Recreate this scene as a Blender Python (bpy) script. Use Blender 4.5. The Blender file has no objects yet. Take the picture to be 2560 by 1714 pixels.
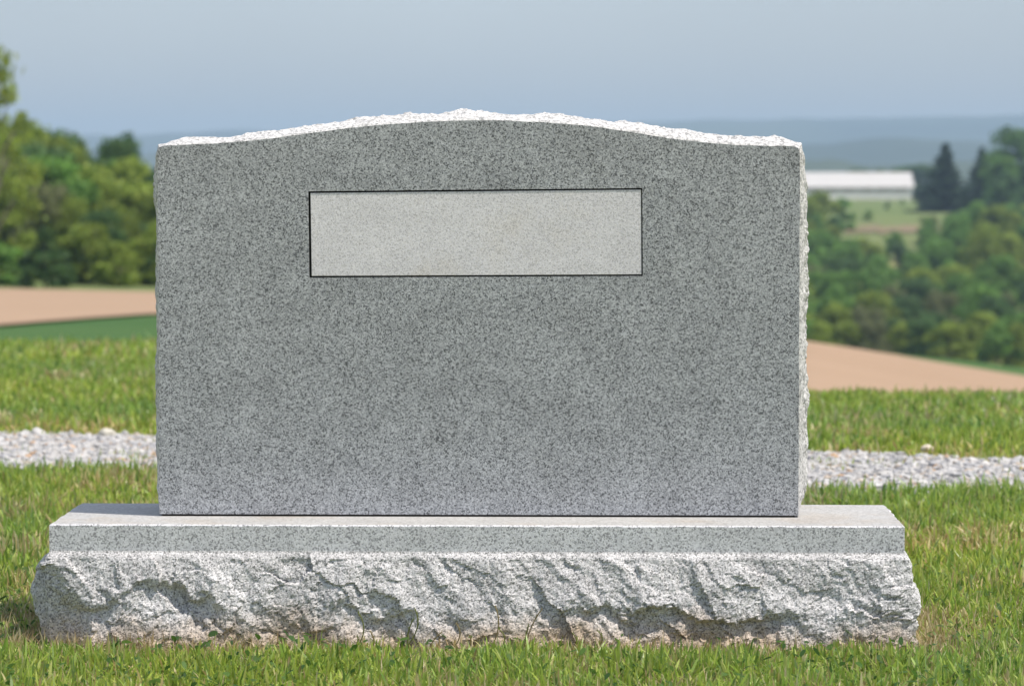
import bpy, math, random
import numpy as np
from mathutils import Vector, Matrix
from mathutils.geometry import tessellate_polygon

rng = np.random.default_rng(7)
random.seed(7)
S = bpy.context.scene
COL = S.collection

# ------------------------------------------------------------------ camera, sky, sun, exposure
F, CX, CY, YH, HC = 8400.0, 1280.0, 857.0, 420.0, 0.78     # focal length and horizon in photo pixels, eye height
PITCH = math.atan((CY - YH) / F)
cam_data = bpy.data.cameras.new('camera')
cam = bpy.data.objects.new('camera', cam_data); COL.objects.link(cam)
cam.location = (0, 0, HC)
cam.rotation_euler = (math.pi / 2 - PITCH, 0, 0)
cam_data.sensor_width = 36.0
cam_data.lens = F / 2560 * 36.0
cam_data.clip_start = 0.1
cam_data.clip_end = 40000
cam_data.dof.use_dof = True
cam_data.dof.focus_distance = 5.54
cam_data.dof.aperture_fstop = 8.5
S.camera = cam

SUN_EL = math.radians(63)
SUN_AZ = math.atan2(0.930, -0.368)                         # clockwise from +Y
world = bpy.data.worlds.new('World'); S.world = world
world.use_nodes = True
wn = world.node_tree
bg = wn.nodes['Background']
sky = wn.nodes.new('ShaderNodeTexSky')
sky.sky_type = 'NISHITA'
sky.sun_disc = False
sky.sun_elevation = SUN_EL
sky.sun_rotation = SUN_AZ
sky.altitude = 0
sky.air_density = 1.0
sky.dust_density = 1.5
sky.ozone_density = 2.0
veil = wn.nodes.new('ShaderNodeMix'); veil.data_type = 'RGBA'    # an even summer haze over the whole clear sky
veil.inputs[0].default_value = 0.5
veil.inputs[7].default_value = (4.4, 4.7, 5.35, 1)
wn.links.new(sky.outputs[0], veil.inputs[6])
wtc = wn.nodes.new('ShaderNodeTexCoord'); wno = wn.nodes.new('ShaderNodeTexNoise')
wno.inputs['Scale'].default_value = 5.0; wno.inputs['Detail'].default_value = 3
wn.links.new(wtc.outputs['Generated'], wno.inputs['Vector'])
wmr = wn.nodes.new('ShaderNodeMapRange'); wn.links.new(wno.outputs[0], wmr.inputs[0])
wmr.inputs[1].default_value = 0.3; wmr.inputs[2].default_value = 0.7; wmr.inputs[3].default_value = 0.94; wmr.inputs[4].default_value = 1.08
wmul = wn.nodes.new('ShaderNodeMix'); wmul.data_type = 'RGBA'; wmul.blend_type = 'MULTIPLY'; wmul.inputs[0].default_value = 1
wn.links.new(veil.outputs[2], wmul.inputs[6]); wn.links.new(wmr.outputs[0], wmul.inputs[7])
wn.links.new(wmul.outputs[2], bg.inputs[0])
bg.inputs[1].default_value = 0.106
sun_data = bpy.data.lights.new('sun', 'SUN')
sun_data.energy = 3.6
sun_data.angle = math.radians(0.53)
sun_data.color = (1.0, 0.93, 0.84)
sun = bpy.data.objects.new('sun', sun_data); COL.objects.link(sun)
sdir = Vector((math.cos(SUN_EL) * math.sin(SUN_AZ), math.cos(SUN_EL) * math.cos(SUN_AZ), math.sin(SUN_EL)))
sun.rotation_euler = sdir.to_track_quat('Z', 'Y').to_euler()
sun.location = (3, -2, 8)
S.view_settings.view_transform = 'Standard'
S.view_settings.look = 'None'
S.view_settings.gamma = 1
S.view_settings.exposure = 0.45
S.view_settings.use_curve_mapping = False

# ------------------------------------------------------------------ helpers
def ray(px, py):
    """unit-depth direction (dx, dz per metre of Y) of a photo pixel"""
    u, v = (px - CX) / F, (py - CY) / F
    c, s = math.cos(PITCH), math.sin(PITCH)
    dy, dz = c - v * s, -s - v * c
    return u / dy, dz / dy
def at(px, py, D):
    dx, dz = ray(px, py)
    return Vector((dx * D, D, HC + dz * D))

def hash2(ix, iy, seed):
    h = (ix.astype(np.int64) * 374761393 + iy.astype(np.int64) * 668265263 + seed * 1442695041) & 0x7fffffff
    h = ((h ^ (h >> 13)) * 1274126177) & 0x7fffffff
    h = ((h ^ (h >> 16)) * 1911520717) & 0x7fffffff
    return ((h ^ (h >> 15)) & 0xffffff) / float(0xffffff)
def vnoise(x, y, seed=0):
    x = np.asarray(x, float); y = np.asarray(y, float)
    ix, iy = np.floor(x), np.floor(y)
    fx, fy = x - ix, y - iy
    fx = fx * fx * (3 - 2 * fx); fy = fy * fy * (3 - 2 * fy)
    a, b = hash2(ix, iy, seed), hash2(ix + 1, iy, seed)
    c, d = hash2(ix, iy + 1, seed), hash2(ix + 1, iy + 1, seed)
    return (a + (b - a) * fx) * (1 - fy) + (c + (d - c) * fx) * fy
def fbm(x, y, seed=0, octv=4, gain=0.5):
    t, a, n = 0, 1, 0
    for o in range(octv):
        t = t + a * (vnoise(x * 2 ** o + 17.3 * o, y * 2 ** o - 9.1 * o, seed + o) - 0.5); n += a; a *= gain
    return t / n * 2                                        # about -1..1
def worley(x, y, seed=0):
    """squared distance to the nearest jittered point: dishes with sharp crests between"""
    ix, iy = np.floor(x), np.floor(y)
    best = np.full(np.shape(x), 9.0)
    for dx in (-1, 0, 1):
        for dy in (-1, 0, 1):
            cx, cy = ix + dx, iy + dy
            px = cx + hash2(cx, cy, seed); py = cy + hash2(cx, cy, seed + 91)
            w = 0.35 * hash2(cx, cy, seed + 17)
            best = np.minimum(best, (px - x) ** 2 + (py - y) ** 2 + w)
    return best
def facets(x, y, seed, tilt, step):
    """broken stone: jittered cells, each its own tilted plane, so faces are flat and edges are sharp"""
    ix, iy = np.floor(x), np.floor(y)
    best = np.full(np.shape(x), 99.0); h = np.zeros(np.shape(x))
    for dx in (-1, 0, 1):
        for dy in (-1, 0, 1):
            cx, cy = ix + dx, iy + dy
            px = cx + hash2(cx, cy, seed); py = cy + hash2(cx, cy, seed + 91)
            d = (px - x) ** 2 + (py - y) ** 2
            a = (hash2(cx, cy, seed + 31) - .5) * 2 * tilt; b = (hash2(cx, cy, seed + 47) - .5) * 2 * tilt
            hh = a * (x - px) + b * (y - py) + (hash2(cx, cy, seed + 63) - .5) * step
            k = d < best
            h = np.where(k, hh, h); best = np.where(k, d, best)
    return h
def sstep(a, b, x):
    t = np.clip((x - a) / (b - a), 0, 1)
    return t * t * (3 - 2 * t)

def mesh_np(name, V, faces, mat, parent=None, col=None, smooth=False):
    """faces: list of (n,k) integer arrays"""
    me = bpy.data.meshes.new(name)
    V = np.asarray(V, np.float32)
    me.vertices.add(len(V)); me.vertices.foreach_set('co', V.ravel())
    faces = [np.asarray(f, np.int32) for f in faces if len(f)]
    tot = np.concatenate([np.full(len(f), f.shape[1], np.int32) for f in faces])
    idx = np.concatenate([f.ravel() for f in faces])
    start = np.concatenate(([0], np.cumsum(tot)[:-1])).astype(np.int32)
    me.loops.add(len(idx)); me.loops.foreach_set('vertex_index', idx)
    me.polygons.add(len(tot)); me.polygons.foreach_set('loop_start', start); me.polygons.foreach_set('loop_total', tot)
    me.polygons.foreach_set('use_smooth', np.full(len(tot), bool(smooth)))
    if col is not None:
        at_ = me.attributes.new('col', 'FLOAT_COLOR', 'POINT')
        c = np.ones((len(V), 4), np.float32); c[:, :3] = col
        at_.data.foreach_set('color', c.ravel())
    me.update(calc_edges=True); me.validate()
    if mat: me.materials.append(mat)
    return link(name, me, parent)
def link(name, me, parent=None):
    o = bpy.data.objects.new(name, me); COL.objects.link(o)
    if parent: o.parent = parent
    return o
def tag(o, label=None, cat=None, group=None, kind=None):
    if label: o['label'] = label
    if cat: o['category'] = cat
    if group: o['group'] = group
    if kind: o['kind'] = kind
    return o
def grid_faces(nu, nv, closed_u=False):
    i = np.arange(nu if closed_u else nu - 1)[:, None]; j = np.arange(nv - 1)[None, :]
    i2 = (i + 1) % nu
    return np.stack([(i * nv + j), (i2 * nv + j), (i2 * nv + j + 1), (i * nv + j + 1)], -1).reshape(-1, 4)

# ------------------------------------------------------------------ materials
def new_mat(name):
    m = bpy.data.materials.new(name); m.use_nodes = True
    nt = m.node_tree
    return m, nt, nt.nodes['Principled BSDF'], nt.nodes['Material Output']
def N(nt, t, **kw):
    n = nt.nodes.new(t)
    for k, v in kw.items(): setattr(n, k, v)
    return n
def ramp(nt, stops, interp='LINEAR'):
    r = nt.nodes.new('ShaderNodeValToRGB'); r.color_ramp.interpolation = interp
    els = r.color_ramp.elements
    while len(els) < len(stops): els.new(0.5)
    for e, (p, c) in zip(els, stops):
        e.position = p; e.color = (c[0], c[1], c[2], 1)
    return r
def noise(nt, vec, scale, detail=2, rough=0.5):
    n = nt.nodes.new('ShaderNodeTexNoise'); n.inputs['Scale'].default_value = scale
    n.inputs['Detail'].default_value = detail; n.inputs['Roughness'].default_value = rough
    if vec is not None: nt.links.new(vec, n.inputs['Vector'])
    return n
def mix(nt, fac, a, b, mode='MIX'):
    m = nt.nodes.new('ShaderNodeMix'); m.data_type = 'RGBA'; m.blend_type = mode
    for sock, v in ((m.inputs[0], fac), (m.inputs[6], a), (m.inputs[7], b)):
        if hasattr(v, 'is_linked'): nt.links.new(v, sock)
        elif isinstance(v, (int, float)): sock.default_value = v
        else: sock.default_value = (v[0], v[1], v[2], 1)
    return m.outputs[2]

def granite(name, dark, mid, light, rough=0.6, bump=0.0, stain=None, gscale=300, mottle=0.12, blotch=None):
    m, nt, b, out = new_mat(name)
    tc = N(nt, 'ShaderNodeTexCoord').outputs['Object']
    vo = N(nt, 'ShaderNodeTexVoronoi'); vo.inputs['Scale'].default_value = gscale
    wv = noise(nt, tc, gscale * 0.9, 1)
    addv = N(nt, 'ShaderNodeVectorMath', operation='MULTIPLY_ADD')
    nt.links.new(wv.outputs['Color'], addv.inputs[0]); addv.inputs[1].default_value = (0.004, 0.004, 0.004)
    nt.links.new(tc, addv.inputs[2])
    nt.links.new(addv.outputs[0], vo.inputs['Vector'])
    sep = N(nt, 'ShaderNodeSeparateColor'); nt.links.new(vo.outputs['Color'], sep.inputs[0])
    r = ramp(nt, [(0.0, dark), (0.16, dark), (0.30, mid), (0.62, mid), (0.8, light), (1.0, light)])
    # clusters of dark mica: a slow noise shifts the grain draw
    cl = noise(nt, tc, gscale * 0.45, 4, 0.7)
    ma = N(nt, 'ShaderNodeMath', operation='MULTIPLY_ADD'); nt.links.new(cl.outputs[0], ma.inputs[0])
    ma.inputs[1].default_value = 0.9; ma.inputs[2].default_value = -0.45
    ad = N(nt, 'ShaderNodeMath', operation='ADD'); nt.links.new(ma.outputs[0], ad.inputs[0])
    nt.links.new(sep.outputs[0], ad.inputs[1])
    nt.links.new(ad.outputs[0], r.inputs[0])
    c = r.outputs[0]
    big = noise(nt, tc, 14, 4, 0.6)
    br = ramp(nt, [(0.3, (1 - mottle,) * 3), (0.7, (1 + mottle * 0.6,) * 3)])
    nt.links.new(big.outputs[0], br.inputs[0])
    c = mix(nt, 1.0, c, br.outputs[0], 'MULTIPLY')
    # scattered larger dark crystals
    vf = N(nt, 'ShaderNodeTexVoronoi'); vf.inputs['Scale'].default_value = 130; nt.links.new(addv.outputs[0], vf.inputs['Vector'])
    sf = N(nt, 'ShaderNodeSeparateColor'); nt.links.new(vf.outputs['Color'], sf.inputs[0])
    g1 = N(nt, 'ShaderNodeMath', operation='GREATER_THAN'); nt.links.new(sf.outputs[1], g1.inputs[0]); g1.inputs[1].default_value = 0.93
    g2 = N(nt, 'ShaderNodeMath', operation='LESS_THAN'); nt.links.new(vf.outputs['Distance'], g2.inputs[0]); g2.inputs[1].default_value = 0.28
    g3 = N(nt, 'ShaderNodeMath', operation='MULTIPLY'); nt.links.new(g1.outputs[0], g3.inputs[0]); nt.links.new(g2.outputs[0], g3.inputs[1])
    g4 = N(nt, 'ShaderNodeMath', operation='MULTIPLY'); nt.links.new(g3.outputs[0], g4.inputs[0]); g4.inputs[1].default_value = 0.75
    c = mix(nt, g4.outputs[0], c, dark)
    # soft veins running aslant through the block
    mpv = N(nt, 'ShaderNodeMapping'); mpv.inputs['Rotation'].default_value = (0, 0.9, 0); mpv.inputs['Scale'].default_value = (5, 5, 26)
    nt.links.new(tc, mpv.inputs[0])
    vn = noise(nt, mpv.outputs[0], 1.0, 4, 0.6)
    vr = ramp(nt, [(0.3, (0.95,) * 3), (0.7, (1.03,) * 3)]); nt.links.new(vn.outputs[0], vr.inputs[0])
    c = mix(nt, 1.0, c, vr.outputs[0], 'MULTIPLY')
    if blotch:                                              # faint weathering marks
        bn = noise(nt, tc, blotch[1], 5, 0.65)
        rr = ramp(nt, [(blotch[2], (0, 0, 0)), (blotch[2] + 0.14, (1, 1, 1))])
        nt.links.new(bn.outputs[0], rr.inputs[0])
        mm = N(nt, 'ShaderNodeMath', operation='MULTIPLY'); nt.links.new(rr.outputs[0], mm.inputs[0]); mm.inputs[1].default_value = blotch[3]
        c = mix(nt, mm.outputs[0], c, blotch[0], 'MULTIPLY')
    if stain:                                               # soil splashed on the foot of the stone
        sx = N(nt, 'ShaderNodeSeparateXYZ'); nt.links.new(tc, sx.inputs[0])
        sn = noise(nt, tc, 9, 5, 0.65)
        a1 = N(nt, 'ShaderNodeMath', operation='MULTIPLY_ADD'); nt.links.new(sn.outputs[0], a1.inputs[0])
        a1.inputs[1].default_value = -0.15; nt.links.new(sx.outputs[2], a1.inputs[2])
        mr = N(nt, 'ShaderNodeMapRange'); nt.links.new(a1.outputs[0], mr.inputs[0])
        mr.inputs[1].default_value = -0.065; mr.inputs[2].default_value = -0.010
        mr.inputs[3].default_value = 0.85; mr.inputs[4].default_value = 0.0
        c = mix(nt, mr.outputs[0], c, stain, 'MULTIPLY')
    nt.links.new(c, b.inputs['Base Color'])
    b.inputs['Roughness'].default_value = rough
    b.inputs['Specular IOR Level'].default_value = 0.35
    if bump:
        bn = noise(nt, tc, 220, 6, 0.7)
        bp = N(nt, 'ShaderNodeBump'); bp.inputs['Strength'].default_value = bump; bp.inputs['Distance'].default_value = 0.004
        nt.links.new(bn.outputs[0], bp.inputs['Height']); nt.links.new(bp.outputs[0], b.inputs['Normal'])
    return m

M = {}
M['steeled'] = granite('steeled_granite', (0.115, 0.120, 0.128), (0.362, 0.374, 0.393), (0.575, 0.587, 0.610), 0.5, 0.10, mottle=0.11, gscale=530,
                       blotch=((0.80, 0.78, 0.74), 3.0, 0.52, 0.35))
M['panel'] = granite('frosted_granite', (0.56, 0.543, 0.56), (0.785, 0.762, 0.788), (0.885, 0.860, 0.888), 0.8, 0.15, mottle=0.06, gscale=620,
                     blotch=((0.88, 0.85, 0.79), 7.0, 0.52, 0.6))
M['sawn'] = granite('sawn_granite', (0.30, 0.298, 0.312), (0.66, 0.655, 0.68), (0.82, 0.815, 0.84), 0.6, 0.12, mottle=0.10, gscale=460)  # band colour lifted to make up for weak light on the front
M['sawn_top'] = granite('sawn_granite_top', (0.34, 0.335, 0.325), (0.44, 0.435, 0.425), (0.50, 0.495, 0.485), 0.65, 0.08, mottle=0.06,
                        blotch=((0.97, 0.89, 0.80), 6.0, 0.50, 0.7))  # same sawn stone, colour lowered to offset strong sun on the top
M['rock_edge'] = granite('pitched_granite_edge', (0.34, 0.34, 0.335), (0.60, 0.595, 0.585), (0.76, 0.75, 0.74), 0.8, 0.7, mottle=0.08)
M['rough'] = granite('pitched_granite', (0.22, 0.22, 0.22), (0.58, 0.57, 0.575), (0.80, 0.785, 0.785), 0.8, 0.8,
                     stain=(0.78, 0.61, 0.43), mottle=0.14, gscale=480)
m, nt, b, out = new_mat('black_groove'); b.inputs['Base Color'].default_value = (0.006, 0.007, 0.007, 1); b.inputs['Roughness'].default_value = 0.8; M['groove'] = m
m, nt, b, out = new_mat('setting_compound'); b.inputs['Base Color'].default_value = (0.022, 0.018, 0.014, 1); b.inputs['Roughness'].default_value = 0.9; M['joint'] = m

def leaf_mat(name, trans=0.35, rough=0.55, tint=(1, 1, 1), vary=0.25):
    m, nt, b, out = new_mat(name)
    a = N(nt, 'ShaderNodeAttribute'); a.attribute_name = 'col'
    oi = N(nt, 'ShaderNodeObjectInfo')
    mr = N(nt, 'ShaderNodeMapRange'); nt.links.new(oi.outputs['Random'], mr.inputs[0])
    mr.inputs[3].default_value = 1 - vary; mr.inputs[4].default_value = 1 + vary
    c = mix(nt, 1.0, a.outputs['Color'], tint, 'MULTIPLY')
    hs = N(nt, 'ShaderNodeHueSaturation'); nt.links.new(c, hs.inputs['Color']); nt.links.new(mr.outputs[0], hs.inputs['Value'])
    nt.links.new(hs.outputs[0], b.inputs['Base Color'])
    b.inputs['Roughness'].default_value = rough; b.inputs['Specular IOR Level'].default_value = 0.3
    t = N(nt, 'ShaderNodeBsdfTranslucent'); nt.links.new(hs.outputs[0], t.inputs[0])
    ms = N(nt, 'ShaderNodeMixShader'); ms.inputs[0].default_value = trans
    nt.links.new(b.outputs[0], ms.inputs[1]); nt.links.new(t.outputs[0], ms.inputs[2])
    nt.links.new(ms.outputs[0], out.inputs[0])
    return m
M['blade'] = leaf_mat('grass_blade', 0.45, 0.36, vary=0.0)
M['leaf'] = leaf_mat('tree_leaf', 0.46, 0.6, (0.97, 1.04, 0.98), vary=0.15)
M['needle'] = leaf_mat('conifer_needle', 0.12, 0.7, vary=0.1)
m, nt, b, out = new_mat('bark'); bn = noise(nt, N(nt, 'ShaderNodeTexCoord').outputs['Object'], 6, 4)
r = ramp(nt, [(0.3, (0.05, 0.04, 0.03)), (0.7, (0.13, 0.11, 0.09))]); nt.links.new(bn.outputs[0], r.inputs[0]); nt.links.new(r.outputs[0], b.inputs[0]); b.inputs['Roughness'].default_value = 0.9; M['bark'] = m

def soil_mat(name, c1, c2, scale, c3=None, s3=0.05, stretch=None, rough=0.95, bump=None):
    m, nt, b, out = new_mat(name)
    geo = N(nt, 'ShaderNodeNewGeometry')
    vec = geo.outputs['Position']
    if stretch:
        mp = N(nt, 'ShaderNodeMapping'); mp.inputs['Scale'].default_value = stretch
        mp.inputs['Rotation'].default_value = (0, 0, 0.35)
        nt.links.new(vec, mp.inputs[0]); vec = mp.outputs[0]
    n1 = noise(nt, vec, scale, 6, 0.65)
    r = ramp(nt, [(0.32, c1), (0.68, c2)]); nt.links.new(n1.outputs[0], r.inputs[0])
    c = r.outputs[0]
    if c3:
        n2 = noise(nt, vec, s3, 4, 0.6)
        r2 = ramp(nt, [(0.42, (0, 0, 0)), (0.62, (1, 1, 1))]); nt.links.new(n2.outputs[0], r2.inputs[0])
        c = mix(nt, r2.outputs[0], c, c3)
    nt.links.new(c, b.inputs[0]); b.inputs['Roughness'].default_value = rough
    b.inputs['Specular IOR Level'].default_value = 0.1
    if bump:
        bp = N(nt, 'ShaderNodeBump'); bp.inputs['Strength'].default_value = 1.0; bp.inputs['Distance'].default_value = bump
        nt.links.new(n1.outputs[0], bp.inputs['Height']); nt.links.new(bp.outputs[0], b.inputs['Normal'])
    return m
M['lawn'] = soil_mat('lawn_soil', (0.17, 0.17, 0.065), (0.27, 0.26, 0.10), 9, (0.20, 0.22, 0.07), 0.6)
M['meadow'] = soil_mat('meadow', (0.10, 0.15, 0.045), (0.17, 0.21, 0.075), 0.08, (0.16, 0.19, 0.07), 0.01)
M['tan'] = soil_mat('ploughed_soil', (0.33, 0.225, 0.15), (0.41, 0.29, 0.20), 0.7, (0.385, 0.27, 0.185), 0.05, (0.25, 1.4, 1), bump=0.25)
M['wheat'] = soil_mat('young_crop', (0.068, 0.134, 0.042), (0.094, 0.166, 0.052), 1.5, (0.062, 0.130, 0.040), 0.03, (0.4, 1.5, 1), bump=0.25)
M['gravelbed'] = soil_mat('gravel_bed', (0.34, 0.33, 0.32), (0.56, 0.55, 0.54), 40, (0.46, 0.42, 0.37), 2.0, bump=0.02)
M['bare'] = soil_mat('bare_earth', (0.16, 0.145, 0.075), (0.27, 0.19, 0.13), 0.10, (0.20, 0.17, 0.09), 0.05)
M['hill'] = soil_mat('wooded_hill', (0.020, 0.034, 0.022), (0.05, 0.07, 0.04), 0.006, (0.07, 0.09, 0.05), 0.0012)

# ------------------------------------------------------------------ terrain
def table(pts):
    r, z = np.array(pts, float).T
    lr = np.linspace(math.log(1.0), math.log(12000), 900)
    zz = np.interp(lr, np.log(r), z)
    k = np.ones(13) / 13
    for _ in range(2):
        zz = np.convolve(np.pad(zz, 6, 'edge'), k, 'valid')
    return lr, zz
LT = table([(1, 0), (14.0, 0), (17, -.10), (22, -.55), (40, -1.75), (62, -2.75), (75, -3.05), (90, -3.40), (150, -4.67), (200, -5.6), (300, -8),
            (600, -13), (1000, -20), (2000, -30), (12000, -30)])
RT = table([(1, 0), (9.8, 0), (11.5, -.022), (13.5, -.13), (17, -.54), (30, -1.65), (45, -2.55), (60, -3.1), (75, -3.5), (90, -3.93), (120, -5.35), (200, -11), (300, -17.5), (350, -19), (430, -18),
            (510, -14.5), (560, -10.5), (600, -8.1), (760, -8.0), (900, -7.6), (1000, -8.5), (1500, -22), (2000, -30), (12000, -30)])
def T(X, Y):
    X = np.asarray(X, float); Y = np.asarray(Y, float)
    r = np.hypot(X, Y) + 1e-6
    a = np.arctan2(X, Y)
    lr = np.log(np.maximum(r, 1.0))
    zl = np.interp(lr, *LT); zr = np.interp(lr, *RT)
    w = sstep(-0.085, 0.075, a)
    z = zl * (1 - w) + zr * w
    tilt = -14.0 * np.clip(a - 0.088, 0, 0.2) * sstep(25, 90, r) * (1 - sstep(140, 300, r))
    z = z + tilt + 0.010 * fbm(X * 0.5, Y * 0.5, 3, 3) * sstep(6.5, 9, r)
    front = 1 - sstep(0.6, 1.4, np.abs(a))
    return z * front
def ring(ths, rs, dz=0.0):
    th, rr = np.meshgrid(ths, rs, indexing='ij')
    X, Y = rr * np.sin(th), rr * np.cos(th)
    return np.stack([X, Y, T(X, Y) + dz], -1).reshape(-1, 3)
ths = np.concatenate([np.linspace(-math.pi, -0.35, 40), np.linspace(-0.34, 0.34, 140), np.linspace(0.35, math.pi, 40)[:-1]])
rs = np.concatenate([[0.05], np.geomspace(1.0, 9000, 330)])
ground = mesh_np('ground', ring(ths, rs), [grid_faces(len(ths), len(rs), True)], M['lawn'], smooth=True)
tag(ground, kind='structure')

def strip(name, ths, near, far, n, dz, mat):
    """sheet that follows the terrain between two ranges per bearing"""
    ths = np.asarray(ths); nr, fr = near(ths), far(ths)
    t = np.linspace(0, 1, n)[None, :]
    rr = nr[:, None] * (1 - t) + fr[:, None] * t
    th = np.repeat(ths[:, None], n, 1)
    X, Y = rr * np.sin(th), rr * np.cos(th)
    o = mesh_np(name, np.stack([X, Y, T(X, Y) + dz], -1).reshape(-1, 3), [grid_faces(len(ths), n)], mat, smooth=True)
    return tag(o, kind='structure')
th_f = np.linspace(-0.45, 0.45, 240)
tan_near = lambda a: np.where(a < 0, np.interp(a, [-.45, -.152, -.107, 0.0], [80, 87, 103, 45]), 45)
def tan_near(a): return np.interp(a, [-.45, -.152, -.107, -.03, .03, .45], [78, 86, 101, 100, 40, 40])
def tan_far(a): return np.interp(a, [-.45, -.152, -.106, -.02, .088, .45], [152, 152, 142, 130, 92, 90]) + 0.8 * fbm(a * 60, a * 0, 5)
strip('crop_field', th_f, lambda a: a * 0 + 24, lambda a: tan_near(a) + 0.6 * fbm(a * 80, a * 0, 9), 60, 0.06, M['wheat'])
strip('ploughed_field', th_f, lambda a: tan_near(a), tan_far, 60, 0.13, M['tan'])
strip('crop_strip', np.linspace(0.02, 0.45, 120), tan_far, lambda a: np.interp(a, [0.02, .105, .15, .45], [93, 93, 127, 150]), 16, 0.08, M['wheat'])
strip('meadow', np.linspace(0.0, 0.45, 120), lambda a: a * 0 + 520, lambda a: a * 0 + 1300, 60, 0.25, M['meadow'])
strip('bare_soil_patch', np.linspace(at(2110, 570, 565).x / 565, at(2290, 570, 565).x / 565, 20), lambda a: a * 0 + 566 + 9 * fbm(a * 300, a * 0, 2), lambda a: a * 0 + 582 + 9 * fbm(a * 300, a * 0, 12), 10, 0.5, M['bare'])
strip('wood_floor', np.linspace(-0.45, -0.02, 120), lambda a: tan_far(a) - 1.0, lambda a: a * 0 + 420, 30, 0.05, M['meadow'])

def hills(R, base, pts, seed, depth, amp):
    a = np.linspace(-0.5, 0.5, 260); n = 26
    top = np.interp(a, *np.array([((px - CX) / F, HC + R * ray(px, py)[1]) for px, py in pts]).T)
    top = top + amp * fbm(a * 45, a * 0, seed, 5)
    t = np.linspace(0, 1, n)[None, :]
    prof = np.sin(np.pi * t) ** 1.3
    rr = R - depth / 2 + depth * t + 0 * a[:, None]
    th = np.repeat(a[:, None], n, 1)
    X, Y = rr * np.sin(th), rr * np.cos(th)
    Z = base + (top[:, None] - base) * prof + amp * 0.6 * fbm(th * 120, rr * 0.004, seed + 3, 4) * prof
    return tag(mesh_np('hills', np.stack([X, Y, Z], -1).reshape(-1, 3), [grid_faces(len(a), n)], M['hill'], smooth=True), kind='structure')
hills(7000, -34, [(-3000, 345), (0, 345), (400, 338), (900, 320), (1500, 306), (1900, 296), (2560, 290), (5000, 300)], 21, 2600, 6)
hills(4300, -34, [(-3000, 400), (0, 385), (400, 380), (1200, 380), (1900, 362), (2200, 345), (2560, 352), (5000, 372)], 31, 1500, 6)
hills(2500, -34, [(-3000, 430), (0, 425), (1200, 425), (1900, 398), (2080, 395), (2180, 418), (2300, 402), (2560, 408), (5000, 430)], 41, 700, 4)

# ------------------------------------------------------------------ gravel track
def road_far(X): return 9.37 - 0.375 * X
def road_near(X): return 8.33 - 0.30 * X
def on_road(X, Y, edge=0.10):
    j = 2.2 * edge * fbm(X * 2.3, Y * 2.3, 55, 4) + 0.06 * fbm(X * 11, Y * 11, 57, 2)
    return (Y < road_far(X) + j) & (Y > road_near(X) + 1.3 * j)
xs = np.linspace(-9, 9, 200); t = np.linspace(0, 1, 24)[None, :]
Xr = np.repeat(xs[:, None], 24, 1)
Yr = (road_near(xs) - 0.06)[:, None] * (1 - t) + (road_far(xs) + 0.06)[:, None] * t
road = mesh_np('gravel_track', np.stack([Xr, Yr, T(Xr, Yr) + 0.006 + 0.004 * fbm(Xr * 9, Yr * 9, 8)], -1).reshape(-1, 3), [grid_faces(200, 24)], M['gravelbed'], smooth=True)
tag(road, kind='structure')

import bmesh
def ico(sub):
    bm = bmesh.new(); bmesh.ops.create_icosphere(bm, subdivisions=sub, radius=1)
    v = np.array([q.co[:] for q in bm.verts]); f = np.array([[q.index for q in p.verts] for p in bm.faces]); bm.free()
    return v, f
def stone_mat(name, var):
    m, nt, b, out = new_mat(name)
    a = N(nt, 'ShaderNodeAttribute'); a.attribute_name = 'col'
    n1 = noise(nt, N(nt, 'ShaderNodeNewGeometry').outputs['Position'], 60, 4)
    r = ramp(nt, [(0.3, (1 - var,) * 3), (0.7, (1 + var * .4,) * 3)]); nt.links.new(n1.outputs[0], r.inputs[0])
    nt.links.new(mix(nt, 1.0, a.outputs[0], r.outputs[0], 'MULTIPLY'), b.inputs[0]); b.inputs['Roughness'].default_value = 0.85
    return m
M['stone'] = stone_mat('limestone', 0.3)
def stones(n, smin, smax):
    v0, f0 = ico(1)                                         # 42 vertices, 80 triangles
    X = rng.uniform(-2.6, 2.6, n * 2); Y = rng.uniform(7.1, 10.8, n * 2)
    k = on_road(X, Y, 0.13); X, Y = X[k][:n], Y[k][:n]; n = len(X)
    s = smin * (smax / smin) ** (rng.random(n) ** 2.2)
    sc = s[:, None] * np.stack([rng.uniform(.7, 1.3, n), rng.uniform(.7, 1.3, n), rng.uniform(.45, .8, n)], -1)
    V = v0[None] * (1 + 0.30 * rng.standard_normal((n, len(v0), 1)).clip(-1.6, 1.6))
    V = V * sc[:, None, :]
    th = rng.uniform(0, 6.28, n); c, s_ = np.cos(th)[:, None], np.sin(th)[:, None]
    V = np.stack([V[..., 0] * c - V[..., 1] * s_, V[..., 0] * s_ + V[..., 1] * c, V[..., 2]], -1)
    V += np.stack([X, Y, T(X, Y) + 0.002 + 0.003 + sc[:, 2] * rng.uniform(-0.2, .6, n)], -1)[:, None, :]
    Fc = f0[None] + (np.arange(n) * len(v0))[:, None, None]
    pal = np.array([(.62, .61, .60), (.50, .50, .51), (.70, .68, .66), (.42, .42, .44), (.58, .50, .42), (.55, .38, .25), (.30, .30, .32)])
    ci = rng.choice(len(pal), n, p=[.36, .22, .22, .06, .09, .04, .01])
    cc = pal[ci] * .80 * rng.uniform(.85, 1.12, (n, 1))
    return V.reshape(-1, 3), Fc.reshape(-1, 3), np.repeat(cc, len(v0), 0)
V, Fc, cc = stones(66000, 0.005, 0.015)
tag(mesh_np('gravel', V, [Fc], M['stone'], col=cc), kind='stuff', label='crushed pale grey limestone gravel spread over the track', cat='gravel')

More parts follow.
